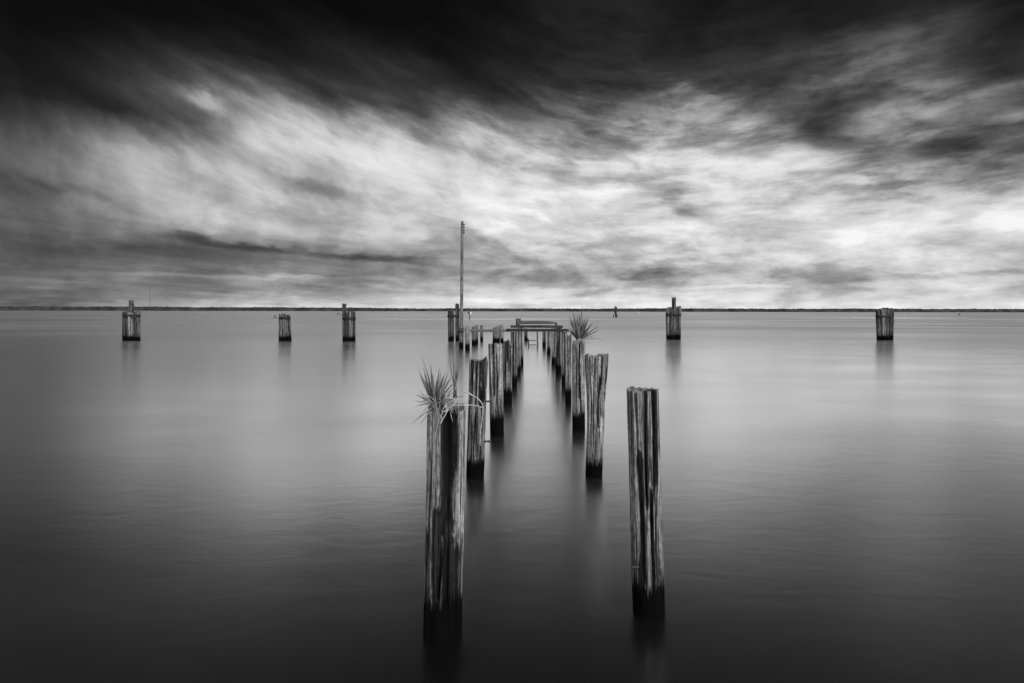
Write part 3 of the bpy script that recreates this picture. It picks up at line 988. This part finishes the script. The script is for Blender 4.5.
# ----------------------------------------------------------------------------- plants on the pile heads
def leaf_shape(base, tip, width, droop=0.0, fold=0.35, n=9, twist=0.0):
    """one stiff sword leaf from base to tip"""
    base, tip = Vector(base), Vector(tip)
    ax = tip - base
    L = ax.length
    side = ax.cross(Vector((math.sin(twist), -math.cos(twist), 0.15)))
    if side.length < 1e-4:
        side = Vector((1, 0, 0))
    side.normalize()
    nrm = side.cross(ax).normalized()
    verts, faces = [], []
    for i in range(n + 1):
        t = i / n
        c = base + ax * t + Vector((0, 0, -1)) * droop * L * (t * t - 0.35 * t)
        w = width * (0.55 + 1.2 * t - 1.75 * t * t) if t < 0.5 else width * 0.7125 * (1 - ((t - 0.5) / 0.5) ** 1.5)
        w = max(w, 0.0006)
        verts += [c - side * w / 2 + nrm * w * fold, c, c + side * w / 2 + nrm * w * fold, c - nrm * w * 0.10]
    for i in range(n):
        a, b = i * 4, i * 4 + 4
        faces += [(a, a + 1, b + 1, b), (a + 1, a + 2, b + 2, b + 1), (a, b, b + 3, a + 3), (a + 3, b + 3, b + 2, a + 2)]
    return verts, faces


def near_plant():
    d = dL1
    rng = random.Random(5)
    root = at_depth(435.5, 404, d - 0.04)
    t = empty('spiky_plant', root)

    def P(px, py, dd=0.0):
        return at_depth(px, py, d - 0.04 + dd) - root
    leaves, dry = [], []
    tips = [(418, 367, -.05), (423, 366, .05), (427, 368, -.1), (430.5, 362, .08), (439.5, 367, -.04), (446, 369, .1), (448.5, 371, -.08), (452, 374, .05),
            (433, 372, -.16), (424, 377, .14), (443, 376, -.15), (449, 381, -.12), (437, 378, .18), (420, 374, .12), (455, 381, .1), (441, 371, .16)]
    for (x, y, dd) in tips:
        leaves.append(leaf_shape(P(435 + (x - 435) * 0.16 + rng.uniform(-1, 1), 403 + rng.uniform(-1, 2), dd * 0.15), P(x, y, dd), 0.026, rng.uniform(0, 0.06), twist=rng.uniform(-0.7, 0.7)))
    for i in range(26):
        a = rng.uniform(-1.25, 1.2)
        L = rng.uniform(0.10, 0.24)
        leaves.append(leaf_shape(P(438 + rng.uniform(-6, 9), 405 + rng.uniform(-2, 5), rng.uniform(-.06, .06)),
                                 P(438, 403) + Vector((L * math.sin(a), rng.uniform(-0.14, 0.12), L * math.cos(a) * 0.9)), rng.uniform(0.012, 0.024), rng.uniform(0, 0.2), twist=rng.uniform(-1, 1)))
    for i in range(14):                         # bent and broken leaves flopping to both sides
        sd = rng.choice((-1, 1))
        x0 = 437 + sd * rng.uniform(0, 6) + (8 if sd > 0 else 0)
        dry.append(leaf_shape(P(x0, 403, rng.uniform(-.1, .05)), P(x0 + sd * rng.uniform(8, 20), rng.uniform(388, 416), rng.uniform(-.18, .1)), rng.uniform(0.009, 0.017), rng.uniform(-0.5, 0.5), n=9, twist=rng.uniform(-1, 1)))
    for (x, y) in ((453.5, 352), (457, 350), (460.5, 355), (455, 358), (449, 356), (458.5, 362)):
        leaves.append(leaf_shape(P(455 + rng.uniform(-2, 2), 400, 0.05), P(x, y, rng.uniform(0, .1)), 0.014, 0.0, n=7, twist=rng.uniform(-1, 1)))
    for (bx, by, x, y, dr) in ((434, 404, 415, 403.5, .25), (432, 408, 411, 423, .12), (430, 412, 420, 424, .1), (432, 402, 418, 388, .5), (436, 400, 421, 353, .0), (440, 400, 441, 362, .3), (433, 403, 417, 397, .6)):
        dry.append(leaf_shape(P(bx, by, -.06), P(x, y, -.08), 0.014, dr, n=8))
    for i in range(16):                         # dead leaves hanging over the rim
        x0 = rng.uniform(431, 458)
        dry.append(leaf_shape(P(x0, 403 + rng.uniform(-2, 3), -0.10), P(x0 + rng.uniform(-6, 6), rng.uniform(412, 428), -0.17), rng.uniform(0.008, 0.016), -0.2, n=8, twist=rng.uniform(-1, 1)))
    link('leaves', *merge(leaves), M_LEAF, t)
    link('dead_leaves', *merge(dry), M_DRYLEAF, t)

    def R(pts, r0, r1):
        q = bend([at_depth(x, y, d + dd) - root for x, y, dd in pts], 6)
        q = [v + Vector((rng.gauss(0, .0022), rng.gauss(0, .002), rng.gauss(0, .0022))) for v in q]
        return tube_shape(q, [rng.uniform(.72, 1.12) * r0 * (1 + (r1 / r0 - 1) * i / (len(q) - 1)) for i in range(len(q))], 6)
    link('root', *R([(440.5, 424, -.165), (447, 412, -.17), (454.5, 404, -.15), (458, 396, -.12), (463, 391.5, -.12), (468, 392.5, -.11), (473, 395.5, -.1), (479, 399.5, -.1), (482.8, 405, -.1), (482.4, 418, -.1), (481, 430, -.1), (480.5, 446, -.1)], 0.0078, 0.0036), M_ROOT, t)
    link('root', *R([(452, 406, -.15), (458, 405.2, -.14), (466, 405.3, -.12), (474, 405, -.1), (483, 407.5, -.1)], 0.0065, 0.0045), M_ROOT, t)
    link('root', *R([(441, 419, -.17), (442, 412, -.175), (445, 405.5, -.17), (446.5, 404, -.16)], 0.0050, 0.0030), M_ROOT, t)
    link('root', *R([(445.5, 399, -.16), (449, 398, -.17), (453.5, 398.4, -.16), (456.5, 402, -.15)], 0.0060, 0.0040), M_ROOT, t)
    link('root', *R([(435.5, 440, -.175), (437.5, 425, -.18), (442, 414, -.18), (449, 407.5, -.17)], 0.0030, 0.0045), M_ROOT, t)
    link('root', *R([(459, 395, -.12), (463, 394, -.11), (467.5, 390, -.1)], 0.0035, 0.0015), M_ROOT, t)
    tag(t, 'spiky plant with pale tangled roots growing on the nearest pile of the left row', 'plant')


near_plant()


def far_plant():
    d = dR3
    rng = random.Random(9)
    root = at_depth(579, 341.5, d)
    t = empty('yucca', root)

    def P(px, py, dd=0.0):
        return at_depth(px, py, d + dd) - root
    leaves = []
    tips = [(568.5, 313.5, -.1), (570, 316, .1), (572.5, 309.5, .05), (575, 308, -.05), (577.5, 310, .1), (580, 311.5, -.1), (582.6, 303.5, .0), (583.5, 312, .12), (586.5, 315.5, -.12),
            (589.5, 316, .1), (594.8, 320, -.1), (599.2, 324.6, .05), (570.5, 321.5, -.2), (574, 313, .22), (592, 322.5, .2), (597, 327, -.18), (579, 315, -.3), (585, 318, .3), (573, 318, -.3), (588, 321, -.3),
            (569.5, 327, .15), (582, 309, .25), (577, 318, -.35), (590, 327, -.3)]
    for (x, y, dd) in tips:
        leaves.append(leaf_shape(P(579 + (x - 579) * 0.14 + rng.uniform(-.6, .6), 339 + rng.uniform(-1.5, 1.5), dd * .2), P(x, y, dd), rng.uniform(0.035, 0.058), rng.uniform(0, 0.05), twist=rng.uniform(-.8, .8)))
    for i in range(22):
        a = rng.uniform(-1.0, 1.3)
        L = rng.uniform(0.25, 0.55)
        leaves.append(leaf_shape(P(579 + rng.uniform(-2, 2), 339.5 + rng.uniform(-1, 1.5)),
                                 P(579, 338) + Vector((L * math.sin(a), rng.uniform(-0.35, 0.35), L * math.cos(a))), rng.uniform(0.035, 0.06), rng.uniform(0, 0.1), twist=rng.uniform(-1, 1)))
    link('leaves', *merge(leaves), M_LEAF, t)
    dry = []
    for (x, y, dr) in ((600.5, 338.2, 0.02), (601, 332, .25), (592.5, 343.5, .15), (606, 334, .5), (568, 342, .3), (588, 346, .1), (571, 345, .1)):
        dry.append(leaf_shape(P(581, 340, -.1), P(x, y, -.2), 0.022, dr, n=8))
    for i in range(9):
        x0 = rng.uniform(573.5, 584)
        dry.append(leaf_shape(P(x0, 340, -.14), P(x0 + rng.uniform(-2, 2), rng.uniform(343, 348), -.19), 0.022, -.2, n=6, twist=rng.uniform(-1, 1)))
    link('dead_leaves', *merge(dry), M_DRYLEAF, t)
    link('trunk', *tube_shape([(0, 0, -0.06), (0, 0, 0.03), (0.01, 0, 0.10)], [0.10, 0.085, 0.05], 10), M_DRYLEAF, t)
    tag(t, 'bushy yucca tuft of stiff sword leaves on the third pile of the right row', 'plant')


far_plant()

# ----------------------------------------------------------------------------- picture
SC.view_settings.view_transform = 'Standard'
SC.view_settings.look = 'None'
SC.view_settings.exposure = 0.0
SC.view_settings.gamma = 1.0
SC.view_settings.use_curve_mapping = False
SC.render.engine = 'CYCLES'
SC.cycles.max_bounces = 6
SC.cycles.use_denoising = True
